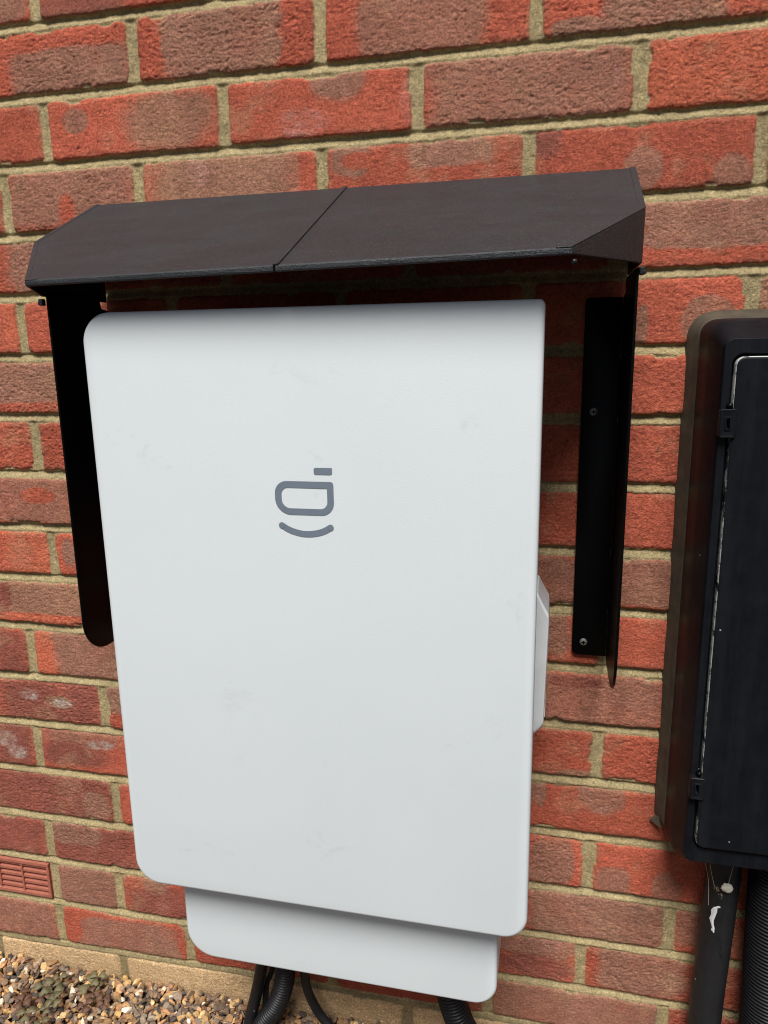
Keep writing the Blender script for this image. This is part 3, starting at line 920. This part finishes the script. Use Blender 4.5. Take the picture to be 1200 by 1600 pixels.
# ------------------------------------------------------------ meter box
mb = empty('meter_box', (0.82, 0, 0.33))
tag(mb, 'black weathered plastic meter box with hinged door, sealed to the brick wall with brown silicone', 'meter box')
Xa, Xb = 0.6275, 1.027
Za, Zb = 0.336, 0.927
loopsm = []
def rl(ix, iz, y, r):
    return [(x_, y, z_) for x_, z_ in rrect(Xa + ix, Xb - ix, Za + iz, Zb - iz, r, 8)]
x0d, x1d, z0d, z1d = 0.6475, 1.009, 0.3765, 0.8905
def rd(g_, y, r):
    return [(x_, y, z_) for x_, z_ in rrect(x0d - g_, x1d + g_, z0d - g_, z1d + g_, r, 8)]
Ls = [rl(0, 0, -0.003, 0.016), rl(0.001, 0.001, -0.052, 0.016), rl(0.0025, 0.0045, -0.066, 0.015), rl(0.0085, 0.0190, -0.0905, 0.010), rl(0.0105, 0.0205, -0.0945, 0.008),
      rd(0.0032, -0.0945, 0.010), rd(0.0026, -0.0940, 0.0095), rd(0.0024, -0.0860, 0.009)]
v, f = loft(Ls, False, True)
body = fix_normals(mesh_obj('body', v, f, M['meter'], mb))
for p_ in body.data.polygons: p_.use_smooth = len(p_.vertices) == 4
body.data.set_sharp_from_angle(angle=R(28))
bevel(body, 0.0015, 3, 18)
Ld = [rd(-0.0002, -0.088, 0.008), rd(0, -0.0965, 0.008), rd(-0.0007, -0.0983, 0.0075), rd(-0.0022, -0.0990, 0.006)]
v, f = loft(Ld, False, True)
nL = len(Ld[0])
mi = [1] * (nL * 2) + [0] * nL + [0]
mi = [1 if (q // nL) in (0, 1) else 0 for q in range(len(f))]
door = mesh_obj('door', v, [tuple(q) for q in f], [M['meter'], M['worn']], mb, mi=mi)
fix_normals(door)
for p_ in door.data.polygons: p_.use_smooth = len(p_.vertices) == 4
# hinges
for zc, hh_ in ((0.8290, 0.0135), (0.4475, 0.0125)):
    xa, xb = 0.6365, 0.6515
    oq = rrect(xa, xb, zc - hh_, zc + hh_, 0.0025, 4)
    iq = rrect(xa + 0.0055, xb - 0.0055, zc - 0.0055, zc + 0.0055, 0.0008, 4)
    Lh = []
    iq2 = iq
    no = len(oq)
    def lv(q, y): return [(a_, y, b_) for a_, b_ in q]
    ring = [lv(oq, -0.0930), lv(oq, -0.1010), lv(inset(oq, 0.0008), -0.1018), lv(inset(oq, 0.0030), -0.1012)]
    mid = [(a_, b_) for a_, b_ in rrect(xa + 0.0045, xb - 0.0045, zc - 0.0065, zc + 0.0065, 0.001, 4)]
    ring += [lv(mid, -0.1010), lv(inset(mid, 0.0004), -0.1020), lv(inset(mid, 0.0014), -0.1020), lv(inset(mid, 0.0017), -0.0975)]
    v, f = loft(ring, False, True)
    hg = fix_normals(mesh_obj('hinge', v, f, M['meter'], mb))
    bevel(hg, 0.0003, 2, 40)
    v, f = tube([Vector((0.6455, -0.0965, zc + hh_)), Vector((0.6455, -0.0965, zc + hh_ + 0.005))], 0.003, 12)
    mesh_obj('hinge_pin', v, f, M['black'], hg, smooth=True)
# silicone bead
rs2 = np.random.RandomState(3)
outl = []
pp = rrect(Xa, Xb, Za, Zb, 0.018, 8)
dense = []
for i in range(len(pp)):
    a_, b_ = Vector(pp[i]), Vector(pp[(i + 1) % len(pp)])
    n_ = max(1, int((b_ - a_).length / 0.006))
    for k_ in range(n_): dense.append(tuple(a_.lerp(b_, k_ / n_)))
def wob(q, amp, seed, sc=0.04):
    a_ = np.array([w[0] for w in q]); b_ = np.array([w[1] for w in q])
    return amp * fbm(a_, b_, sc, seed, 3)
LL = []
for (off, y_, amp, seed) in ((-0.0095, 0.004, 0.0016, 201), (-0.0080, -0.0035, 0.0016, 201), (-0.0050, -0.0085, 0.0012, 202), (-0.0022, -0.0150, 0.0012, 203), (0.0005, -0.0225, 0.0010, 204), (0.003, -0.0228, 0, 205)):
    q = inset(dense, off); w = wob(q, amp, seed)
    q2 = [inset(dense, off + float(w[i]))[i] for i in range(len(dense))] if False else q
    cxm, czm = (Xa + Xb) / 2, (Za + Zb) / 2
    LL.append([(a_ - math.copysign(1, cxm - a_) * float(w[i]), y_ + float(w[i]) * 1.2, b_ - math.copysign(1, czm - b_) * float(w[i])) for i, (a_, b_) in enumerate(q)])
v, f = loft(LL, False, False)
sl_ = fix_normals(mesh_obj('silicone_seal', v, f, M['seal'], mb, smooth=True))
# torn corner of silicone at the lower left
v, f = loft([[(0.622, -0.002, 0.349), (0.6135, -0.0035, 0.3405), (0.624, -0.004, 0.336)], [(0.624, -0.009, 0.350), (0.614, -0.0045, 0.3408), (0.627, -0.012, 0.335)]])
mesh_obj('torn_flap', v, f, M['seal'], sl_)

# ------------------------------------------------------------ pipes and cables
pipe = empty('service_pipe', (0.690, -0.030, GZL))
tag(pipe, 'smooth black service pipe with white paint smear, rising from the ground to the meter box', 'pipe')
path = catmull([(0.6905, -0.030, -0.06), (0.6895, -0.030, 0.10), (0.6935, -0.030, 0.24), (0.6960, -0.030, 0.345)], 8)
v, f = tube(path, 0.0188, 36)
fix_normals(mesh_obj('tube', v, f, M['pipe'], pipe, smooth=True))
def on_pipe(dx, z_, lift=0.0004):
    cx_ = 0.6895 + (z_ - 0.10) * 0.0286
    return (cx_ + dx, -0.030 - math.sqrt(max(0, 0.0188 ** 2 - dx ** 2)) - lift, z_)
# white paint smear: patch laid on the pipe surface
def smear(name, cl, ws, mat, parent, lift=0.0005, seed=1):
    vs, fs = [], []
    rsx = random.Random(seed)
    n = len(cl)
    for (dx, z_), w_ in zip(cl, ws):
        a_ = w_ * rsx.uniform(0.8, 1.25); b_ = w_ * rsx.uniform(0.8, 1.25)
        vs += [on_pipe(dx - a_, z_, lift), on_pipe(dx, z_, lift * 2), on_pipe(dx + b_, z_, lift)]
    for i in range(n - 1):
        for k_ in range(2):
            fs.append((3 * i + k_, 3 * i + k_ + 1, 3 * i + 4 + k_, 3 * i + 3 + k_))
    return fix_normals(mesh_obj(name, vs, fs, mat, parent))
cl = [(-0.0050, 0.2690), (-0.0060, 0.2670), (-0.0080, 0.2650), (-0.0092, 0.2600), (-0.0098, 0.2540), (-0.0100, 0.2480), (-0.0096, 0.2430), (-0.0088, 0.2380), (-0.0078, 0.2340), (-0.0072, 0.2320)]
smear('paint_smear', [(x_ + 0.0006 * math.sin(i * 2.1), z_) for i, (x_, z_) in enumerate(cl)], [0.0010, 0.0022, 0.0020, 0.0024, 0.0020, 0.0022, 0.0016, 0.0012, 0.0014, 0.0006], M['paint'], pipe, seed=4)
smear('paint_smear', [(0.002, 0.2160), (0.0025, 0.2120), (0.0020, 0.2060), (0.0045, 0.2010), (0.006, 0.1985)], [0.0002, 0.0004, 0.0004, 0.0005, 0.0003], M['pipe'], pipe, seed=5)

# spider cocoon and debris hanging in web in front of the pipe
co_t = empty('spider_cocoon', (0.696, -0.052, 0.300))
tag(co_t, 'pale round spider cocoon with brown web debris hanging before the smooth pipe', 'cocoon')
bm = bmesh.new(); bmesh.ops.create_icosphere(bm, subdivisions=4, radius=0.0062)
for v_ in bm.verts:
    n_ = v_.co.normalized()
    w = float(fbm(np.array([n_.x * 2]), np.array([n_.z * 2 + n_.y]), 0.7, 301, 4)[0])
    v_.co = v_.co * (1 + 0.22 * w); v_.co.y *= 0.4
    v_.co += Vector((0.6945, -0.0530, 0.2975))
me = bpy.data.meshes.new('egg_case'); bm.to_mesh(me); bm.free()
for p_ in me.polygons: p_.use_smooth = True
link('egg_case', me, co_t, [M['web']])
vs, fs = [], []
rq = random.Random(9)
for k_ in range(46):
    t = rq.random()
    c_ = Vector((0.6815 + 0.009 * t + rq.gauss(0, .0012), -0.0515 + rq.gauss(0, .0012), 0.2945 - 0.013 * t * t + rq.gauss(0, .0014)))
    s_ = rq.uniform(0.0004, 0.0013)
    b_ = len(vs)
    a3 = [Vector((rq.gauss(0, 1), rq.gauss(0, 1), rq.gauss(0, 1))).normalized() * s_ for _ in range(4)]
    vs += [c_ + q for q in a3]; fs += [(b_, b_ + 1, b_ + 2), (b_, b_ + 2, b_ + 3), (b_, b_ + 3, b_ + 1), (b_ + 1, b_ + 3, b_ + 2)]
M['debris'] = plastic('brown_web_debris', (0.20, 0.14, 0.09), (0.42, 0.32, 0.22), 0.9, 0.1, nscale=600)
mesh_obj('web_debris', vs, fs, M['debris'], co_t)
for pts in ([(0.672, -0.05, 0.340), (0.676, -0.051, 0.318), (0.6815, -0.0515, 0.296)], [(0.702, -0.05, 0.339), (0.698, -0.052, 0.318), (0.6955, -0.053, 0.302)], [(0.669, -0.05, 0.330), (0.675, -0.051, 0.300), (0.677, -0.0508, 0.270)]):
    v, f = tube(catmull(pts, 5), 0.00018, 5)
    mesh_obj('web_thread', v, f, M['web'], co_t)

def corrugated(name, pts, rad, pitch, depth, label, n=36, cat='conduit', group=None):
    path = resample(catmull(pts, 24), pitch / 8)
    fr = lambda s: rad - depth * (0.5 - 0.5 * math.cos(2 * math.pi * s / pitch)) ** 1.6
    v, f = tube(path, fr, n)
    o = fix_normals(mesh_obj(name, v, f, M['duct'], None, smooth=True))
    tag(o, label, cat, group)
    return o
corrugated('corrugated_duct', [(0.752, -0.036, 0.345), (0.7535, -0.036, 0.26), (0.756, -0.038, 0.18), (0.757, -0.042, 0.12), (0.752, -0.052, 0.06), (0.742, -0.062, -0.01), (0.735, -0.07, -0.06)],
           0.0318, 0.0047, 0.0040, 'wide ribbed black duct under the meter box, right of the smooth pipe', 48, 'duct')
corrugated('corrugated_conduit', [(0.1585, -0.055, 0.165), (0.156, -0.055, 0.12), (0.150, -0.052, 0.060), (0.136, -0.050, 0.016), (0.116, -0.050, -0.018), (0.095, -0.056, -0.060)],
           0.0138, 0.0048, 0.0032, 'narrow ribbed black conduit running from the pale box into the gravel, beside two smooth cables')
corrugated('corrugated_conduit', [(0.374, -0.060, 0.165), (0.376, -0.060, 0.12), (0.384, -0.058, 0.075), (0.399, -0.058, 0.035), (0.420, -0.06, 0.0), (0.435, -0.06, -0.06)],
           0.0182, 0.0052, 0.0036, 'thicker ribbed black conduit under the right end of the pale box')
def cable(pts, rad, label):
    v, f = tube(resample(catmull(pts, 20), 0.003), rad, 20)
    o = fix_normals(mesh_obj('power_cable', v, f, M['pipe'], None, smooth=True))
    tag(o, label, 'cable')
    return o
cable([(0.127, -0.045, 0.165), (0.124, -0.045, 0.12), (0.112, -0.042, 0.060), (0.103, -0.040, 0.022), (0.092, -0.040, -0.020), (0.086, -0.042, -0.05)], 0.0085,
      'smooth black cable left of the narrow ribbed conduit, leaning to the gravel')
cable([(0.140, -0.030, 0.165), (0.138, -0.030, 0.12), (0.122, -0.028, 0.050), (0.112, -0.028, 0.02), (0.106, -0.028, -0.05)], 0.0045,
      'thin black cable close behind, between the left smooth cable and ribbed conduit')
cable([(0.178, -0.045, 0.165), (0.177, -0.045, 0.12), (0.178, -0.045, 0.060), (0.187, -0.045, 0.026), (0.208, -0.047, -0.004), (0.240, -0.05, -0.022), (0.262, -0.052, -0.05)], 0.0062,
      'smooth black cable curving to the right below the pale box')

# ------------------------------------------------------------ clover plants
def trefoil(c_, r_, tilt, az, rot, vs, fs):
    A = Matrix.Rotation(az, 3, 'Z') @ Matrix.Rotation(tilt, 3, 'X') @ Matrix.Rotation(rot, 3, 'Z')
    for k_ in range(3):
        B = A @ Matrix.Rotation(R(120 * k_), 3, 'Z')
        pts = [(0, 0, 0)]
        outline = [(-0.20, 0.30), (-0.50, 0.62), (-0.52, 0.88), (-0.30, 1.04), (-0.08, 0.98), (0, 0.88), (0.08, 0.98), (0.30, 1.04), (0.52, 0.88), (0.50, 0.62), (0.20, 0.30)]
        pts += [(x_, y_, -0.10 * abs(x_) - 0.03 * y_ * y_ + 0.03) for x_, y_ in outline]
        pts.append((0, 0.55, 0.04))
        b_ = len(vs)
        vs += [Vector(c_) + B @ (Vector(q) * r_) for q in pts]
        n_ = len(outline); mid = b_ + n_ + 1
        for i in range(n_ - 1): fs.append((b_ + 1 + i, b_ + 2 + i, mid))
        fs.append((b_, b_ + 1, mid)); fs.append((b_ + n_, b_, mid))
def clover(loc, spread, n, size, mat, label, seed, hmax=0.024):
    rq = random.Random(seed)
    root = empty('clover_plant', loc)
    tag(root, label, 'plant')
    sv, sf = [], []
    cs = []
    for i in range(n):
        a_ = rq.uniform(0, 6.28); d_ = spread * math.sqrt(rq.uniform(0.05, 1))
        top = Vector(loc) + Vector((d_ * math.cos(a_), d_ * math.sin(a_) * 0.6, rq.uniform(0.012, hmax)))
        if top.y > -0.008: top.y = -0.008
        lv_, lf_ = [], []
        trefoil(top, size * rq.uniform(0.75, 1.2), rq.uniform(0.0, 0.40), rq.uniform(-0.9, 0.9), rq.uniform(0, 2), lv_, lf_)
        o = mesh_obj('leaf', lv_, lf_, mat, root, smooth=True)
        s_ = o.modifiers.new('t', 'SOLIDIFY'); s_.thickness = 0.0003
        v, f = tube(catmull([Vector(loc) + Vector((0, 0, -0.004)), (Vector(loc) + top) / 2 + Vector((0, 0, 0.003)), top], 5), 0.0005, 6)
        b_ = len(sv); sv += v; sf += [tuple(b_ + q for q in ff_) for ff_ in f]
    mesh_obj('stem', sv, sf, M['leaf_red'], root, smooth=True)
gl = GZL + 0.004
clover((-0.170, -0.034, gl), 0.012, 2, 0.0150, M['leaf_olive'], 'small olive clover with broad leaves, nearest the buff brick course', 1, 0.020)
clover((-0.150, -0.060, gl), 0.022, 4, 0.0115, M['leaf_red'], 'dark maroon clover patch right of the green clover', 2, 0.014)
clover((-0.222, -0.055, gl), 0.030, 3, 0.0120, M['leaf_green'], 'green clover patch growing through the gravel, left of the maroon one', 3)
clover((-0.205, -0.098, gl), 0.030, 4, 0.0115, M['leaf_green'], 'green clover clump at the bottom edge of the gravel', 4)
clover((-0.235, -0.080, gl), 0.020, 4, 0.0105, M['leaf_red'], 'small reddish clover tucked among the green clover leaves', 5, 0.016)
clover((0.128, -0.012, gl), 0.018, 9, 0.0055, M['leaf_olive'], 'tiny dark weed at the wall foot beneath the cables', 6, 0.016)
